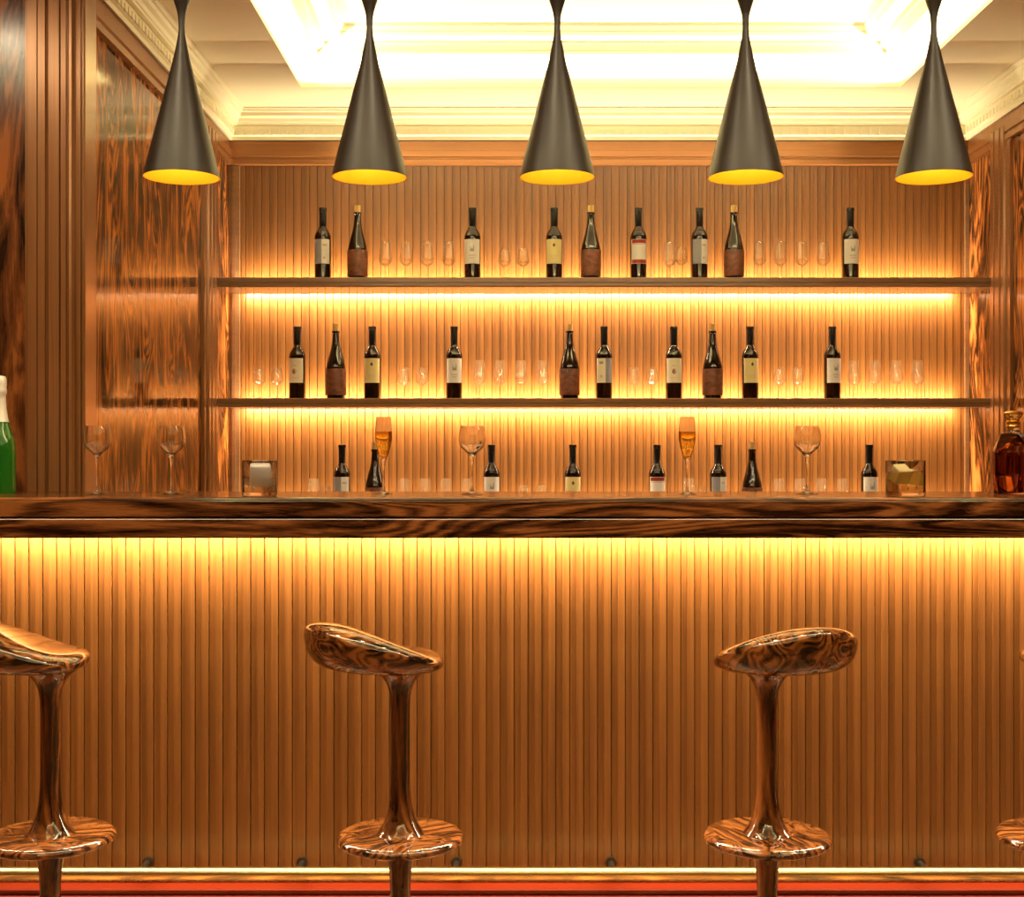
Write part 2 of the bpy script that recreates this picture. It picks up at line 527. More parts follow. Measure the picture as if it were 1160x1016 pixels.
# unseen linear slot lamp, added to the same ceiling to brighten pilaster and bar
bm = bmesh.new(); bx(bm, RXL + .15, RXR - .15, 2.560, 2.575, ZC - .008, ZC - .0005); bx(bm, RXL + .15, RXR - .15, 2.715, 2.730, ZC - .008, ZC - .0005)
obj('added_slot_frame', bm, M['brass'], bpy.data.objects['ceiling_front'])
strip_light('added_slot_lamp', bpy.data.objects['ceiling_front'], ((RXL + RXR) / 2, 2.645, ZC - .003), RXR - RXL - .32, .135, P_SLOT, COVE, (0, 0, -1))

# opening between the room and the alcove: header and the walls either side
bm = bmesh.new(); bx(bm, XL - 0.1, XR + 0.1, YF - 0.01, YF + 0.06, H + 1.475, ZC)
struct('wall_header', bm, M['trim_h'])
bm = bmesh.new(); bx(bm, RXL, XL - 0.02, YF, YF + 0.1, 0, ZC)
struct('wall_front_left', bm, M['panel_dark'])
bm = bmesh.new(); bx(bm, XR + 0.02, RXR, YF, YF + 0.1, 0, ZC)
struct('wall_front_right', bm, M['panel_dark'])
PIL = [(97.3, -.06), (97.3, .045), (96, .050), (95, .050), (95, .038), (92.5, .038), (92.2, .048), (89.5, .048), (89, .036), (85.6, .036), (85.2, .046),
       (83, .056), (80, .058), (77.6, .048), (77, .048), (77, .060), (71.2, .060), (71, .052), (70.2, .052), (70, .066), (58, .066), (57, .062), (55.5, .050),
       (54, .054), (53.6, .062), (45.6, .062), (45.3, .054), (44.6, .054), (44.3, .062), (34, .062), (33, .058), (32.6, .048), (29.5, .048), (29, .04), (29, 0.0)]
for side, n in ((1, 7), (-1, 8)):
    pts = []
    for px, d in PIL:
        X = PX(px, 4.03)
        if side < 0: X = XR - (X - XL)
        pts.append((X, YF - d))
    pts += [(pts[-1][0], YF), (pts[0][0] - side * 0.012, YF), (pts[0][0] - side * 0.012, YF + 0.06)]
    bm = bmesh.new()
    prism(bm, pts, lambda u, v, e: (u, v, 0.0 if e == 0 else H + 1.60))
    struct('trim_%d' % n, bm, M['trim'])
bm = bmesh.new(); bx(bm, RXL - 0.1, RXL, RYB, YF, 0, ZC); struct('wall_room_left', bm, M['panel_dark'])
bm = bmesh.new(); bx(bm, RXR, RXR + 0.1, RYB, YF, 0, ZC); struct('wall_room_right', bm, M['panel_dark'])
bm = bmesh.new(); bx(bm, RXL - 0.1, RXR + 0.1, RYB - 0.1, RYB, 0, ZC); struct('wall_rear', bm, M['panel_dark'])

# ------------------------------------------------------------------ wall shelves
YS0, YS1 = 5.878, 6.145


def shelf(label, yt, yb):
    zt, zb = ZP(yt, YS0), ZP(yb, YS0)
    t = thing('wall_shelf', label, 'shelf', ((XL + XR) / 2, YS1, zt), 0, 'back wall shelves')
    w = (XR - XL) / 2 - 0.001
    d0, d1, h = YS0 - YS1, 0.0, zt - zb
    bm = bmesh.new()
    prof = [(d1, 0), (d0 + .003, 0), (d0, -.003), (d0, -h * .50), (d0 + .004, -h * .54), (d0 + .004, -h * .64), (d0, -h * .68), (d0, -h * .86), (d0 + .006, -h), (d1, -h)]
    prism(bm, prof, lambda u, v, e: (-w if e == 0 else w, u, v))
    obj('board', bm, M['shelf'], t)
    l0, l1 = PX(275, 6.18) - (XL + XR) / 2, PX(1083, 6.18) - (XL + XR) / 2
    bm = bmesh.new(); bx(bm, l0, l1, d1 + .001, d1 + .016, -h + .012, -h + .018)
    obj('light_strip', bm, M['strip'], t)
    strip_light('shelf_lamp', t, ((l0 + l1) / 2, d1 + .0085, -h + .0115), l1 - l0, .013, P_SHELF, LED, (0, .25, -1))
    bm = bmesh.new(); bx(bm, l0, l1, d1 + .001, d1 + .016, -.014, -.008)
    obj('light_strip', bm, M['strip'], t)
    strip_light('shelf_lamp', t, ((l0 + l1) / 2, d1 + .0085, -.0075), l1 - l0, .013, P_SHELF * .8, LED, (0, .25, 1))
    return zt


Z1 = shelf('upper brown wooden wall shelf with warm light along its back', 314, 325)
Z2 = shelf('lower brown wooden wall shelf with warm light along its back', 451, 461)
Z3 = H - 0.316

# low cabinet behind the counter that carries the third row
cab = thing('back_bar_cabinet', 'low wooden cabinet under the slatted wall behind the counter', 'cabinet', ((XL + XR) / 2, 6.15, 0))
hw = (XR - XL) / 2 - 0.004
obj('body', rounded_box(-hw, hw, -0.44, 0.0, 0.0, Z3 - 0.04, 0.003), M['slat'], cab)
obj('top', rounded_box(-hw, hw, -0.47, 0.0, Z3 - 0.039, Z3, 0.004), M['counter'], cab)
nd = 6
for k in range(nd):
    a = -hw + 0.02 + k * (2 * hw - 0.04) / nd; b = a + (2 * hw - 0.04) / nd - 0.008
    d = obj('door', rounded_box(a, b, -0.462, -0.441, 0.08, Z3 - 0.06, 0.003), M['panel'], cab)
    kb = bmesh.new(); kx = b - 0.04 if k % 2 == 0 else a + 0.04
    tube_y(kb, kx, Z3 - 0.16, -0.482, -0.461, 0.011)
    obj('knob', kb, M['brass'], d, 40)
bm = bmesh.new(); bx(bm, PX(275, 6.18) - (XL + XR) / 2, PX(1083, 6.18) - (XL + XR) / 2, .001, .016, Z3 - .014, Z3 - .008)
obj('light_strip', bm, M['strip'], cab)
strip_light('cabinet_lamp', cab, ((PX(275, 6.18) + PX(1083, 6.18)) / 2 - (XL + XR) / 2, .0085, Z3 - .0075), 3.38, .013, P_SHELF * .6, LED, (0, .25, 1))

# ------------------------------------------------------------------ bar counter
YC, YCB, YP = 3.50, 4.005, 3.64
ZT = ZP(563.6, YC)
CX0, CX1 = -2.05, 2.85
bar = thing('bar_counter', 'long rosewood bar counter with slatted front lit from under its top', 'bar counter', ((CX0 + CX1) / 2, (YC + YCB) / 2, 0))
OX, OY = (CX0 + CX1) / 2, (YC + YCB) / 2


def bobj(name, bm, mat, parent=bar, smooth=None):
    bmesh.ops.translate(bm, vec=(-OX, -OY, 0), verts=list(bm.verts))
    return obj(name, bm, mat, parent, smooth)


zg = ZP(586, YC); zf = ZP(609.6, YC)
bm = bmesh.new()
prof = [(YCB, ZT), (YC + .006, ZT), (YC + .002, ZT - .002), (YC, ZT - .006), (YC + .0015, ZT - .008), (YC, ZT - .011), (YC, zg + .003), (YC + .003, zg + .001), (YC + .003, zg),
        (YC + .05, zg), (YC + .05, zg - .012), (YCB, zg - .012)]
prism(bm, prof, lambda u, v, e: (CX0 if e == 0 else CX1, u, v))
bobj('worktop', bm, M['counter'])
bm = bmesh.new()
prof = [(YC + .030, zg - .0005), (YC + .010, zg - .0005), (YC + .010, zg - .0030), (YC + .0015, zg - .0045), (YC + .0005, zg - .006), (YC + .0005, zf + .004), (YC + .002, zf), (YC + .030, zf)]
prism(bm, prof, lambda u, v, e: (CX0 if e == 0 else CX1, u, v))
bobj('fascia', bm, M['counter'])
PITCH_C = 15.72 * YP / F
bm = slats(CX0 + .02, CX1 - .02, YP, ZP(1000, YP) + 0.0005, zg - .013, PITCH_C, PX(8.2, YP))
bobj('slat_panel', bm, M['slat'])
bm = bmesh.new(); bx(bm, CX0 + .02, CX1 - .02, YP + .027, YCB - .03, 0, zg - .013)
bobj('cabinet_body', bm, M['slat'])
zl = ZP(1000, YP); yl = (H - zl) * F / 499.3
bm = bmesh.new()
prof = [(YP + .0265, zl), (yl + .002, zl), (yl, zl - .003), (yl, zl - .010), (yl + .006, zl - .012), (yl + .006, zl - .017), (yl - .006, zl - .020), (yl - .008, zl - .026),
        (yl - .008, zl - .034), (yl - .014, zl - .036), (yl - .014, 0), (YP + .0265, 0)]
prism(bm, prof, lambda u, v, e: (CX0 + .02 if e == 0 else CX1 - .02, u, v))
bobj('plinth', bm, M['mahogany'])
bm = bmesh.new(); bx(bm, CX0 + .05, CX1 - .05, YP - .048, YP - .028, zg - .020, zg - .0125)
bobj('light_strip', bm, M['strip'])
strip_light('bar_lamp', bar, (0, YP - .038 - OY, zg - .0205), CX1 - CX0 - .1, .018, P_BAR, LED, (0, .15, -1))
YR = 3.54; ZR = ZP(989.6, YR)
bm = bmesh.new(); tube_x(bm, CX0 + .03, CX1 - .03, YR, ZR, 0.0178)
rail = bobj('foot_rail', bm, M['brass'], bar, 40); rail['label'] = 'polished brass foot rail'
for k in range(-2, 9):
    x = PX(167, 3.63) + k * 0.4293
    bm = bmesh.new()
    tube_y(bm, x, ZR, YR + 0.012, YP - 0.006, 0.008)
    tube_y(bm, x, ZR, YP - 0.010, YP - 0.0002, 0.0155)
    br = bobj('bracket', bm, M['dark_metal'], rail, 40); br['label'] = 'dark metal bracket'

# ------------------------------------------------------------------ pendant lamps
YL = 3.60
zrim = ZP(201.0, YL)
pxm = YL / F
SH = [(42.6, 0), (42.0, 3), (37.6, 22), (32, 44), (26, 68), (20.2, 91), (14.6, 113), (9.6, 133), (6.2, 149), (4.2, 160), (3.5, 168), (3.7, 177), (5.0, 187), (9.3, 201),
      (14.5, 218), (20.0, 236), (23.0, 246), (23.4, 250), (21.5, 254), (3.0, 256), (0, 256)]
SH = [(r * pxm, z * pxm) for r, z in SH]


def pendant(label, x):
    t = thing('pendant_lamp', label, 'pendant lamp', (x, YL, zrim), 0, 'pendant lamps over the bar')
    bm = bmesh.new(); lathe(bm, smooth_profile(SH[:-3], 3) + SH[-3:], 56)
    obj('lamp_shade', bm, M['shade'], t, 50)
    inn = [(r - 0.0022, z + (0.0002 if i == 0 else 0.0)) for i, (r, z) in enumerate(SH[:8])]
    bm = bmesh.new(); lathe(bm, [(SH[0][0] - 0.0002, 0.0)] + inn + [(0, inn[-1][1])], 56)
    li = obj('shade_lining', bm, M['gold'], t, 50); li['label'] = 'golden yellow inside of the shade'
    bm = bmesh.new(); lathe(bm, [(0, .075), (.010, .078), (.017, .088), (.019, .100), (.016, .113), (.009, .124), (.008, .15), (0, .15)], 24)
    obj('bulb', bm, M['bulb'], t, 60)
    top = SH[-1][1]
    bm = bmesh.new(); lathe(bm, [(0, top - .001), (.003, top - .001), (.003, ZC - zrim - .02), (0, ZC - zrim - .02)], 12)
    obj('cable', bm, M['black'], t, 40)
    bm = bmesh.new(); lathe(bm, [(0, ZC - zrim - .028), (.046, ZC - zrim - .026), (.05, ZC - zrim - .02), (.05, ZC - zrim - .0005), (0, ZC - zrim - .0005)], 32)
    obj('ceiling_rose', bm, M['shade'], t, 40)
    return t


pl = [(205.8, 'leftmost black conical pendant lamp, hanging before the left wood panel'),
      (418.6, 'black conical pendant lamp, second from the left'),
      (631.2, 'black conical pendant lamp in the middle of the five'),
      (844.6, 'black conical pendant lamp, second from the right'),
      (1057.8, 'rightmost black conical pendant lamp, hanging at the right corner of the alcove')]
p0 = pendant(pl[0][1], PX(pl[0][0], YL))
for px, lb in pl[1:]:
    dup(p0, (PX(px, YL), YL, zrim), 0, lb)

# ------------------------------------------------------------------ bar stools
YST = 3.05
zdisc = ZP(943, YST)          # top of the footrest
zseat = ZP(741, YST)


def seat_mesh():
    a, b, yo = 0.160, 0.158, -0.068
    nr, na = 22, 72

    def sm(t):
        t = min(1.0, max(0.0, t)); return t * t * (3 - 2 * t)

    def rise(x, y):
        u, v = x / a, -y / b
        return 0.070 * sm((v + 0.80) / 1.45) * (1 - 0.34 * u * u)

    def mid(x, y):
        u, v = x / a, -y / b
        return rise(x, y) - 0.010 * max(0.0, -v) ** 2 - 0.016 * (1 - u * u) * (1 - v * v) - 0.010 * u * u

    def pt(rho, ph, s):
        e = 0.93
        cx_, sy_ = cos(ph), sin(ph)
        x = a * rho * math.copysign(abs(cx_) ** e, cx_); y = b * rho * math.copysign(abs(sy_) ** e, sy_)
        m = mid(x, y)
        if s > 0:
            z = m + 0.024 * max(0.0, 1 - rho ** 7) ** 0.5
        else:
            k = max(0.0, 1 - rho ** 6) ** 0.5
            z = m + (-0.036 + 0.16 * rise(x, y) - m) * k
        return (x, y + yo, z)

    bm = bmesh.new()
    rows = []
    rh = [sin(pi / 2 * i / nr) for i in range(1, nr + 1)]
    for s in (1, -1):
        c = bm.verts.new(pt(0, 0, s))
        rr = []
        for i, r in enumerate(rh):
            if i == nr - 1 and s < 0:
                rr.append(rows[0][1][-1]); continue
            rr.append([bm.verts.new(pt(r, 2 * pi * k / na, s)) for k in range(na)])
        rows.append((c, rr))
    for c, rr in rows:
        for k in range(na): bm.faces.new((c, rr[0][k], rr[0][(k + 1) % na]))
        for p, q in zip(rr, rr[1:]):
            for k in range(na): bm.faces.new((p[k], q[k], q[(k + 1) % na], p[(k + 1) % na]))
    return bm


def stool(label, x, rz):
    t = thing('bar_stool', label, 'bar stool', (x, YST, 0), rz, 'bar stools')
    o = obj('seat', seat_mesh(), M['stool'], t, 80, (0, 0, zseat))
    zb = ZP(763, YST)
    prof = [(0, zdisc - .004), (.060, zdisc - .004), (.052, zdisc + .004), (.046, zdisc + .012), (.037, zdisc + .030), (.030, zdisc + .052), (.0255, zdisc + .080), (.0232, zdisc + .115),
            (.0226, zdisc + .16), (.0226, zb - .11), (.0232, zb - .070), (.0255, zb - .045), (.031, zb - .026), (.041, zb - .010), (.054, zb + .002), (.062, zb + .008), (0, zb + .009)]
    bm = bmesh.new(); lathe(bm, prof[:1] + smooth_profile(prof[1:-1], 4) + prof[-1:], 48)
    obj('column', bm, M['stool_post'], t, 60)
    R = 72.0 * YST / F
    prof = [(0, zdisc), (R - .012, zdisc - .0015), (R - .005, zdisc - .004), (R - .001, zdisc - .009), (R, zdisc - .013), (R - .002, zdisc - .018), (R - .008, zdisc - .022), (R - .02, zdisc - .024), (0, zdisc - .026)]
    bm = bmesh.new(); lathe(bm, prof, 72)
    obj('footrest', bm, M['stool'], t, 40)
    zu = zdisc - .026
    prof = [(0, zu + .002), (.042, zu + .002), (.036, zu - .010), (.031, zu - .030), (.0265, zu - .06), (.0240, zu - .10), (.0235, zu - .16), (.026, .14), (.034, .085), (.055, .045), (.10, .024), (.175, .016), (.19, .010), (.19, .0), (0, 0)]
    bm = bmesh.new(); lathe(bm, prof[:1] + smooth_profile(prof[1:-2], 4) + prof[-2:], 64)
    obj('pedestal', bm, M['stool_post'], t, 50)
    return t


s0 = stool('second rosewood bar stool from the left, seat turned to the right', PX(453.5, YST), math.radians(-58))
dup(s0, (PX(57, YST), YST, 0), math.radians(-76), 'leftmost rosewood bar stool, its seat cut off by the left edge')
dup(s0, (PX(869, YST), YST, 0), math.radians(24), 'third rosewood bar stool from the left, its arched seat back towards the viewer')
dup(s0, (PX(1203.5, YST), YST, 0), math.radians(88), 'rightmost rosewood bar stool, only the edge of its footrest in view')

# ------------------------------------------------------------------ bottles and shelf glasses
MC = {}


def cached(key, build, mats, smooth=None):
    if key not in MC:
        MC[key] = to_mesh(key, build(), mats, smooth)
    return MC[key]


WINE = [(0, .004), (.030, .0, 1), (.0355, .001), (.0375, .005), (.0375, .10), (.0375, .194), (.0366, .204), (.0325, .217), (.0245, .230), (.0178, .241), (.0150, .252), (.0142, .270), (.0140, .326, 1), (0, .326)]
CAPS = [(0.0150, .246), (.0158, .247), (.0160, .300), (.0160, .318), (.0174, .319), (.0176, .328), (.0168, .333), (.0, .334)]
BURG = [(0, .004), (.036, 0, 1), (.0405, .002), (.0415, .008), (.0425, .06), (.0440, .137), (.0435, .146), (.0405, .164), (.0330, .193), (.0250, .222), (.0190, .250), (.0162, .278), (.0150, .300, 1), (.0178, .302, 1), (.0178, .312, 1), (0, .313)]

CASTLE = ["........#...", "........#...", "..#.....##..", "..#.....##..", "..#..#..##..", "..##.#.###..", "..########..", "..########..", "..########.."]
DROP = ["..#..", "..#..", ".###.", "#####", "#####", ".###.", "..#.."]


def pat(kind, u, v):
    """u 0..1 left to right, v 0..1 bottom to top -> material slot"""
    edge = u < 0.03 or u > 0.97 or v < 0.02 or v > 0.98
    if kind == 'plain_castle':
        if 0.30 < u < 0.74 and 0.50 < v < 0.78:
            r = CASTLE[min(8, int((0.78 - v) / 0.28 * 9))]
            if r[min(11, int((u - 0.30) / 0.44 * 12))] == '#': return 2
        if (0.32 < v < 0.35 and 0.28 < u < 0.72) or (0.22 < v < 0.245 and 0.34 < u < 0.66): return 3
        return 0
    if kind == 'grey_left':
        if u < 0.52: return 1
        if 0.72 < v < 0.80 and 0.60 < u < 0.86: return 3
        if 0.18 < v < 0.28 and 0.62 < u < 0.78: return 3
        return 0
    if kind == 'grey_right':
        if u > 0.55: return 1
        if 0.76 < v < 0.86 and 0.16 < u < 0.40: return 2
        if 0.20 < v < 0.32 and 0.2 < u < 0.36: return 3
        return 0
    if kind == 'yellow':
        if 0.41 < u < 0.59 and 0.68 < v < 0.84:
            r = DROP[min(6, int((0.84 - v) / 0.16 * 7))]
            if r[min(4, int((u - 0.41) / 0.18 * 5))] == '#': return 2
        if (0.30 < v < 0.325 and 0.22 < u < 0.78) or (0.22 < v < 0.24 and 0.3 < u < 0.7): return 3
        return 1 if edge else 0
    if kind == 'red_bands':
        if v > 0.84 or v < 0.17: return 3 if edge else 1
        if edge: return 3
        if 0.80 > v > 0.785: return 2
        return 0
    if kind == 'emblem':
        if (u - 0.5) ** 2 / 0.022 + (v - 0.46) ** 2 / 0.014 < 1: return 1 if (u - 0.45) ** 2 + (v - 0.44) ** 2 * .6 < 0.010 else 2
        if 0.68 < v < 0.71 and 0.36 < u < 0.64: return 3
        if 0.20 < v < 0.225 and 0.25 < u < 0.75: return 3
        return 0
    return 0


LM = {'plain_castle': ['p_white', 'p_grey', 'p_grey', 'p_faint'], 'grey_left': ['p_white', 'p_slate', 'p_grey', 'p_faint'], 'grey_right': ['p_cream', 'p_slate', 'p_grey', 'p_faint'],
      'yellow': ['p_yellow', 'p_cream', 'p_dark', 'p_faint'], 'red_bands': ['p_white', 'p_red', 'p_rust', 'p_cream'], 'emblem': ['p_cream', 'p_rust', 'p_faint', 'p_faint']}


def wrap_label(kind, z0, z1, r, half, nu=40, nv=60):
    bm = bmesh.new()
    g = [[None] * (nu + 1) for _ in range(nv + 1)]
    for j in range(nv + 1):
        for i in range(nu + 1):
            a = -pi / 2 + half * (2 * i / nu - 1)
            g[j][i] = bm.verts.new((r * cos(a), r * sin(a), z0 + (z1 - z0) * j / nv))
    for j in range(nv):
        for i in range(nu):
            f = bm.faces.new((g[j][i], g[j][i + 1], g[j + 1][i + 1], g[j + 1][i]))
            # u across the flat view of the label
            f.material_index = pat(kind, 0.5 + 0.5 * sin(half * (2 * (i + .5) / nu - 1)) / sin(half), (j + .5) / nv)
    ext = bmesh.ops.extrude_face_region(bm, geom=list(bm.faces))
    for e in ext['geom']:
        if isinstance(e, bmesh.types.BMVert):
            k = (r - 0.0004) / r
            e.co.x *= k; e.co.y *= k
    return bm


def wine_bottle(label, x, z, kind, rot=0.0, Y=6.0, group=None):
    t = thing('wine_bottle', label, 'bottle', (x, Y, z), rot, group)
    link('glass', cached('wine_glass_body', lambda: lathe_bm(WINE, 40, 4), M['bottle'], 50), t)
    link('capsule', cached('wine_capsule', lambda: lathe_bm(CAPS, 32), M['capsule'], 40), t)
    link('label', cached('wine_label_' + kind, lambda: wrap_label(kind, .074, .186, .0381, 1.12), [M[k] for k in LM[kind]], 40), t)
    return t


def corked_bottle(label, x, z, Y=6.0, group=None, rot=0.0):
    t = thing('corked_bottle', label, 'bottle', (x, Y, z), rot, group)
    link('glass', cached('burgundy_body', lambda: lathe_bm(BURG, 40, 4), M['bottle'], 50), t)
    link('label', cached('burgundy_label', lambda: lathe_bm([(.0435, .018), (.0462, .018), (.0466, .020), (.0470, .136), (.0464, .138), (.0436, .138)], 40), M['p_brown'], 30), t)
    link('cork', cached('cork', lambda: lathe_bm([(0, .300), (.0125, .300), (.0138, .313), (.0146, .343), (.0138, .345), (0, .345)], 24), M['cork'], 40), t)
    return t


def tulip_profile(h, rb, rr, zb, ztop_w):
    """stem glass: foot, thin stem, pointed bowl bottom, widest low, narrow rim"""
    out = [(0, .0008), (.026, .0008), (.0265, .0022), (.010, .005), (.0036, .010), (.0030, .022), (.0030, zb - .010), (.0045, zb - .002), (.012, zb + .003), (rb * .82, zb + .014), (rb, ztop_w),
           (rb * .97, ztop_w + .010), ((rb * .5 + rr * .5), ztop_w + .034), (rr * 1.02, h - .012), (rr, h)]
    inn = [(rr - .0009, h), (rr * 1.02 - .0011, h - .012), (rb * .5 + rr * .5 - .0012, ztop_w + .034), (rb * .97 - .0013, ztop_w + .010), (rb - .0013, ztop_w), (rb * .82 - .0012, zb + .0155), (.010, zb + .0055), (0, zb + .0045)]
    return out, inn


def tulip_mesh(tall):
    o, i = tulip_profile(.178, .0315, .0225, .066, .093) if tall else tulip_profile(.146, .0300, .0225, .062, .083)
    bm = bmesh.new(); lathe(bm, smooth_profile(o, 2) + smooth_profile(i, 2), 36)
    return bm


def tulip(label, x, z, tall, Y=6.0, group=None):
    me = cached('tulip_glass_tall' if tall else 'tulip_glass_short', lambda: tulip_mesh(tall), M['thin'], 60)
    o = link('tulip_glass', me, None, (x, Y, z))
    return tag(o, label, 'glass', group)


RB = {1: Z1, 2: Z2, 3: Z3}
RN = {1: 'upper shelf', 2: 'lower shelf', 3: 'row behind counter'}


def W(row, px, kind, label, rot=0.0, Y=6.0):
    wine_bottle(label, PX(px, Y), RB[row], kind, math.radians(rot), Y, {1: 'bottles on the upper shelf', 2: 'bottles on the lower shelf', 3: 'bottles behind the counter'}[row])


def K(row, px, label, rot=0.0, Y=6.0):
    corked_bottle(label, PX(px, Y), RB[row], Y, {1: 'bottles on the upper shelf', 2: 'bottles on the lower shelf', 3: 'bottles behind the counter'}[row], math.radians(rot))


def G(row, px, tall, label, Y=6.0):
    tulip(label, PX(px, Y), RB[row], tall, Y, {1: 'glasses on the upper shelf', 2: 'glasses on the lower shelf', 3: 'glasses behind the counter'}[row])


def Gset(row, pxs, tall, where):
    words = {2: ['left', 'right'], 4: ['leftmost', 'second from left', 'third from left', 'rightmost']}[len(pxs)]
    for p, w in zip(pxs, words):
        n = 'pair' if len(pxs) == 2 else 'four'
        G(row, p, tall, '%s tulip glass, %s of %s %s' % ('tall' if tall else 'short', w, n, where))


# upper shelf
W(1, 365.7, 'grey_left', 'wine bottle with half grey, half white label, leftmost on the upper shelf', -4)
K(1, 405.0, 'corked bottle with brown label, leftmost of its kind on the upper shelf', 10)
Gset(1, (436.6, 460, 484, 508), True, 'left on the upper shelf')
W(1, 535.2, 'plain_castle', 'white-labelled wine bottle between four tall glasses and two short ones, upper shelf', -3)
Gset(1, (571.6, 592.6), False, 'left of the yellow-labelled bottle, upper shelf')
W(1, 627.8, 'yellow', 'wine bottle with yellow label on the upper shelf', -3)
K(1, 669.3, 'corked bottle with brown label, just right of yellow-labelled bottle on upper shelf', 80)
W(1, 723.2, 'red_bands', 'wine bottle with red bands on its white label, upper shelf', 3)
G(1, 758.2, True, 'tall tulip glass beside the red-banded bottle, behind a shorter glass, upper shelf', 6.02)
G(1, 771.8, False, 'short tulip glass directly left of the grey-and-white labelled bottle, upper shelf', 5.945)
W(1, 792.4, 'grey_left', 'wine bottle with half grey, half white label, right half of the upper shelf', 2)
K(1, 831.4, 'corked bottle with brown label, rightmost of its kind on the upper shelf', 150)
Gset(1, (860.5, 884.3, 908.5, 932.6), True, 'right on the upper shelf')
W(1, 963.4, 'plain_castle', 'wine bottle with white label, rightmost on the upper shelf', 3)
# lower shelf
Gset(2, (293.5, 313.8), False, 'at the left end of the lower shelf')
W(2, 336.8, 'emblem', 'wine bottle with cream emblem label, leftmost bottle on the lower shelf', -12)
K(2, 380.4, 'corked bottle with brown label, leftmost of its kind on the lower shelf', 40)
W(2, 421.7, 'yellow', 'wine bottle with yellow label, left half of the lower shelf', 1)
Gset(2, (457.6, 478.2), False, 'beside the left yellow-labelled bottle, lower shelf')
W(2, 514.4, 'plain_castle', 'white-labelled wine bottle beside the four central glasses, lower shelf', 4)
Gset(2, (543.2, 566.6, 590.3, 614.2), True, 'in the middle of the lower shelf')
K(2, 645.2, 'corked bottle with brown label, in the middle of the lower shelf', 120)
W(2, 684.3, 'grey_right', 'wine bottle with half white, half grey label on the lower shelf', 0)
Gset(2, (718.2, 738.9), False, 'left of the right cream emblem label, lower shelf')
W(2, 763.3, 'emblem', 'wine bottle with cream emblem label, right half of the lower shelf', -3)
K(2, 807.2, 'corked bottle with brown label, rightmost of its kind on the lower shelf', 200)
W(2, 849.8, 'yellow', 'wine bottle with yellow label, right half of the lower shelf', 6)
Gset(2, (882.8, 903.4), False, 'beside the right yellow-labelled bottle, lower shelf')
W(2, 942.8, 'plain_castle', 'white-labelled wine bottle, rightmost bottle on the lower shelf', 13)
Gset(2, (967.6, 991.2, 1015.4, 1039.6), True, 'at the right end of the lower shelf')
# row behind the counter
G(3, 355.2, True, 'tall tulip glass, leftmost in the row behind the counter', 6.02)
G(3, 369.0, False, 'short tulip glass left of the leftmost bottle in row behind counter', 5.945)
W(3, 387.4, 'grey_left', 'wine bottle with half-grey label, leftmost behind the counter', -2)
K(3, 424.8, 'corked bottle behind the left champagne flute, beyond the counter', 30, 6.0)
Gset(3, (457.6, 481.4, 505.0, 529.0), True, 'behind the counter, left of the centre')
W(3, 556.8, 'plain_castle', 'white-labelled wine bottle just right of a balloon glass, behind the counter', 2)
Gset(3, (592.6, 613.6), False, 'behind the counter, left of yellow-labelled bottle')
W(3, 648.8, 'yellow', 'wine bottle with yellow label behind the counter', 0)
W(3, 744.3, 'red_bands', 'wine bottle with red-topped white label behind the counter', 0)
G(3, 780.4, True, 'tall tulip glass behind the right champagne flute, beyond the counter', 6.03)
G(3, 793.2, False, 'short tulip glass between the right flute and half-grey label, behind counter', 5.945)
W(3, 813.6, 'grey_left', 'wine bottle with half-grey label, right half behind the counter', 3)
K(3, 852.0, 'corked bottle directly right of a half-grey label, behind the counter', 250)
Gset(3, (882.2, 906.2, 930.2, 954.2), True, 'behind the counter at right')
W(3, 984.8, 'plain_castle', 'white-labelled wine bottle left of the whisky tumbler, behind the counter', 6)


# ------------------------------------------------------------------ things on the counter
def on_counter(px, y):
    Y = (H - ZT) * F / (y - 508.0)
    return (PX(px, Y), Y, ZT)


def wine_glass_mesh():
    h = .196
    o = [(0, .001), (.0315, .001), (.032, .0024), (.020, .0045), (.008, .009), (.0040, .018), (.0030, .035), (.0030, .070), (.0040, .090), (.0062, .106), (.0105, .115), (.0200, .1235), (.0305, .133), (.0372, .146), (.0390, .160), (.0380, .174), (.0350, .187), (.0322, h)]
    i = [(.0313, h), (.0340, .187), (.0369, .174), (.0379, .160), (.0360, .146), (.0293, .1345), (.0190, .1257), (.009, .1185), (0, .1165)]
    bm = bmesh.new(); lathe(bm, smooth_profile(o, 3) + smooth_profile(i, 3), 48)
    return bm


def wine_glass(px, y, label):
    o = link('wine_glass', cached('balloon_glass', wine_glass_mesh, M['glass'], 60), None, on_counter(px, y))
    return tag(o, label, 'wine glass', 'balloon wine glasses on the counter')


wine_glass(110.2, 560.5, 'empty balloon wine glass, leftmost on the counter')
wine_glass(194.4, 560.5, 'empty balloon wine glass, second from the left on the counter')
wine_glass(534.8, 560.0, 'empty balloon wine glass between the two champagne flutes')
wine_glass(914.2, 559.8, 'empty balloon wine glass between the right flute and the whisky tumbler')

FO = [(0, .001), (.0245, .001), (.025, .0022), (.014, .005), (.006, .010), (.0036, .020), (.0030, .045), (.0034, .068), (.0046, .084), (.0070, .096), (.0110, .108), (.0160, .122), (.0215, .142), (.0245, .165), (.0240, .185), (.0220, .205), (.0202, .222)]
FI = [(.0194, .222), (.0212, .205), (.0231, .185), (.0235, .165), (.0205, .142), (.0150, .1235), (.0098, .112), (.0, .106)]


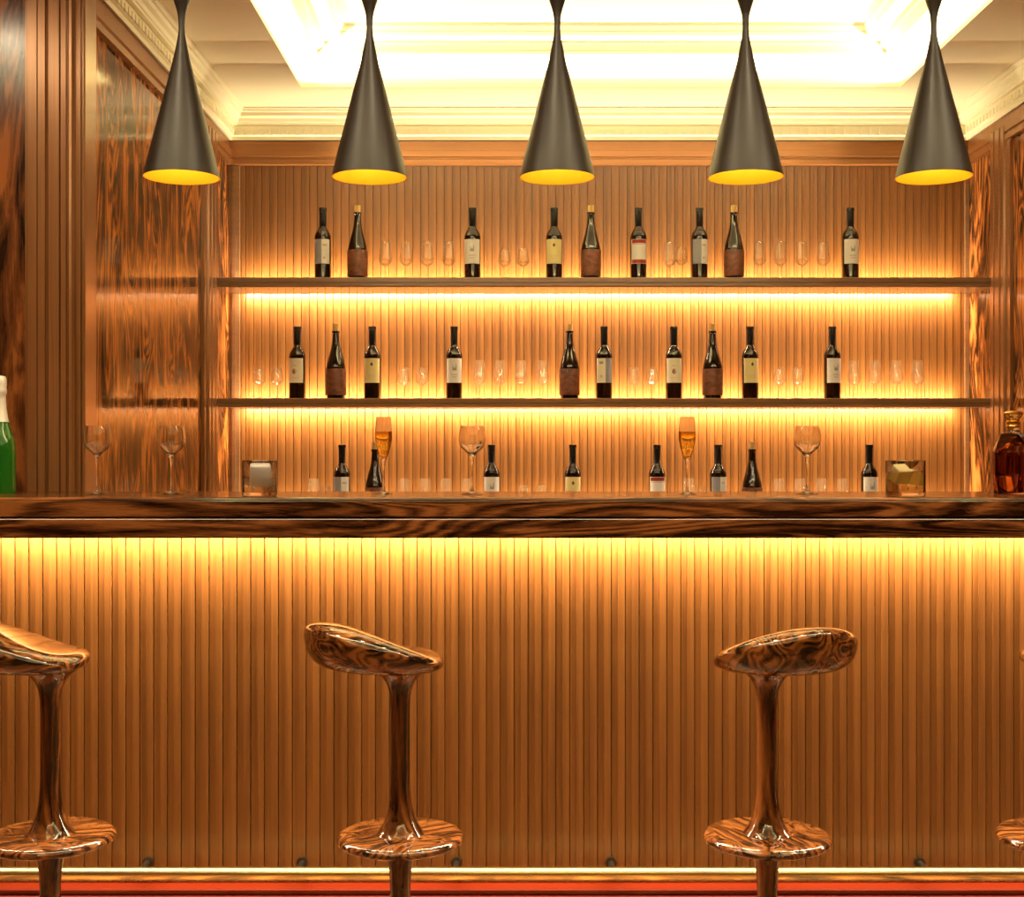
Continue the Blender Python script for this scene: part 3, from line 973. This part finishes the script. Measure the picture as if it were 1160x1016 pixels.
def flute(px, y, label):
    t = thing('champagne_flute', label, 'champagne flute', on_counter(px, y), 0, 'champagne flutes on the counter')

    def g():
        bm = bmesh.new(); lathe(bm, smooth_profile(FO, 3) + smooth_profile(FI, 3), 44); return bm

    def q():
        prof = [(0, .1058), (.0100, .1118), (.0152, .1233), (.0207, .1419), (.0237, .1649), (.0234, .1800, 1), (.0, .1800)]
        return lathe_bm(prof, 44, 3)
    link('glass', cached('flute_glass', g, M['glass'], 60), t)
    l = link('champagne', cached('flute_wine', q, M['champagne'], 50), t)
    return t


flute(434.6, 560.0, 'champagne flute of golden wine, the left one of two')
flute(778.4, 560.0, 'champagne flute of golden wine, the right one of two')


def tumbler(px, y, r, h, label, liquid, fill, cubes, ice='ice'):
    t = thing('tumbler', label, 'tumbler', on_counter(px, y), 0, 'tumblers on the counter')
    o = [(0, .0006), (r - .004, .0006), (r - .001, .002), (r, .005), (r, h - .001), (r - .001, h), (r - .0025, h), (r - .0032, h - .002), (r - .0036, .016), (r - .006, .0125), (0, .012)]
    bm = bmesh.new(); lathe(bm, o, 56); obj('glass', bm, M['glass'], t, 40)
    bm = bmesh.new(); lathe(bm, [(0, .0119), (r - .0063, .0124), (r - .0037, .016), (r - .0035, fill), (0, fill)], 56)
    obj('drink', bm, liquid, t, 40)
    for (x, y_, z, s, rx, rz) in cubes:
        bm = rounded_box(-s, s, -s, s, -s, s, s * .22, 3)
        bmesh.ops.transform(bm, matrix=Matrix.Translation((x, y_, z)) @ Matrix.Rotation(rz, 4, 'Z') @ Matrix.Rotation(rx, 4, 'X'), verts=list(bm.verts))
        obj('ice_cube', bm, M[ice], t, 40)
    return t


tumbler(294.2, 562.0, .0475, .0985, 'clear glass tumbler with pale ice at the left on the counter', real_glass('pale_drink', (1.0, 0.93, 0.74), 0, 1.33), .050,
        [(.002, -.002, .0565, .0285, .06, .20)], 'frosted')
tumbler(1025.6, 562.2, .0535, .0985, 'broad whisky tumbler with ice and gold drink beside the decanter', M['whisky'], .066,
        [(-.016, -.010, .060, .020, .5, .3), (.022, .010, .050, .017, .2, 1.0)], 'gold_ice')


# facetted decanter
def octa(rx, rz, cz_, cut=.42):
    c = cut
    return [(-rx, cz_ - rz * c), (-rx * .62, cz_ - rz), (rx * .62, cz_ - rz), (rx, cz_ - rz * c), (rx, cz_ + rz * c), (rx * .38, cz_ + rz), (-rx * .38, cz_ + rz), (-rx, cz_ + rz * c)]


def decanter_shell(rx, rz, cz_, t, ch):
    bm = bmesh.new()
    secs = [(-t, 1 - ch), (-t * .55, 1.0), (t * .55, 1.0), (t, 1 - ch)]
    loops = []
    for y, k in secs:
        pts = octa(rx, rz, cz_)
        loops.append([bm.verts.new((u * k, y, cz_ + (v - cz_) * (k if v > cz_ - rz + 1e-6 or k == 1.0 else 0.999))) for u, v in pts])
    for a, b in zip(loops, loops[1:]):
        for k in range(8): bm.faces.new((a[k], a[(k + 1) % 8], b[(k + 1) % 8], b[k]))
    bm.faces.new(loops[0][::-1]); bm.faces.new(loops[-1])
    return bm


dx, dy, dzz = on_counter(1147.5, 559.5)
dec = thing('decanter', 'facetted glass decanter of dark cognac with gold stopper at the right edge', 'decanter', (dx, dy, dzz), math.radians(52))
rz_ = .0865
obj('glass', decanter_shell(.090, rz_, rz_ + .001, .042, .30), M['glass'], dec)
bm = decanter_shell(.085, rz_ - .006, rz_ + .001, .038, .30)
# the drink fills the lower part of the flask
geom = list(bm.verts) + list(bm.edges) + list(bm.faces)
r = bmesh.ops.bisect_plane(bm, geom=geom, plane_co=(0, 0, .120), plane_no=(0, 0, 1), clear_outer=True)
bmesh.ops.holes_fill(bm, edges=[e for e in bm.edges if e.is_boundary])
obj('cognac', bm, M['cognac'], dec)
zt = 2 * rz_ + .0005
bm = bmesh.new(); lathe(bm, [(0, zt), (.026, zt), (.020, zt + .006), (.0185, zt + .016), (.0195, zt + .018), (0, zt + .018)], 32)
obj('neck', bm, M['glass'], dec, 40)
bm = bmesh.new(); lathe(bm, [(0, zt + .0182), (.0205, zt + .0182), (.0210, zt + .022), (.0195, zt + .026), (.0210, zt + .030), (.0205, zt + .036), (.0175, zt + .038), (.0180, zt + .042), (.0235, zt + .050), (.0285, zt + .057), (.0288, zt + .060), (.025, zt + .064), (.012, zt + .0675), (0, zt + .068)], 40)
obj('stopper', bm, M['gold_metal'], dec, 40)

# champagne bottle cut by the left edge
cb = thing('champagne_bottle', 'green champagne bottle with pale foil at the left edge of the counter', 'bottle', on_counter(0.0, 559.0))
prof = [(0, .006), (.038, .0, 1), (.0425, .002), (.0442, .008), (.0442, .08), (.0442, .120), (.0432, .140), (.0395, .160), (.0330, .180), (.0262, .200), (.0210, .222), (.0172, .250), (.0152, .290), (.0150, .325, 1), (0, .325)]
obj('glass', lathe_bm(prof, 48, 4), M['green'], cb, 50)
prof = [(.0243, .2085), (.0250, .2095), (.0218, .224), (.0182, .250), (.0166, .275), (.0166, .288), (.0185, .291), (.0188, .304), (.0176, .308), (.0186, .318), (.0184, .334), (.015, .342), (0, .345)]
obj('foil', lathe_bm(prof, 40), M['foil'], cb, 40)
bm = bmesh.new()
for j in range(12):
    for i in range(24):
        a0 = -pi / 2 + (-1.45 + 1.62 * i / 24); a1 = -pi / 2 + (-1.45 + 1.62 * (i + 1) / 24)
        z0, z1, r = .028 + .085 * j / 12, .028 + .085 * (j + 1) / 12, .0447
        bm.faces.new([bm.verts.new(p) for p in ((r * cos(a0), r * sin(a0), z0), (r * cos(a1), r * sin(a1), z0), (r * cos(a1), r * sin(a1), z1), (r * cos(a0), r * sin(a0), z1))])
bmesh.ops.remove_doubles(bm, verts=list(bm.verts), dist=1e-5)
obj('label', bm, plain('pale_green_paper', (0.62, 0.74, 0.50), 0.6), cb, 40)

# ------------------------------------------------------------------ camera and view
cam = bpy.data.cameras.new('camera')
cam.sensor_fit = 'HORIZONTAL'; cam.sensor_width = 36.0
cam.lens = 36.0 * F / 1160.0
cam.clip_start = 0.05; cam.clip_end = 60
co = bpy.data.objects.new('camera', cam); C.objects.link(co)
co.location = (0, 0, H); co.rotation_euler = (pi / 2, 0, 0)
S.camera = co

w = bpy.data.worlds.new('world'); S.world = w; w.use_nodes = True
w.node_tree.nodes['Background'].inputs[0].default_value = (0.02, 0.014, 0.008, 1)

vs = S.view_settings
vs.view_transform = 'Standard'; vs.look = 'None'; vs.gamma = 1.0; vs.use_curve_mapping = False
vs.exposure = 0.0
S.cycles.use_denoising = True
S.cycles.max_bounces = 14; S.cycles.transmission_bounces = 12; S.cycles.transparent_max_bounces = 24
S.cycles.sample_clamp_indirect = 4.0
S.cycles.denoising_prefilter = 'ACCURATE'
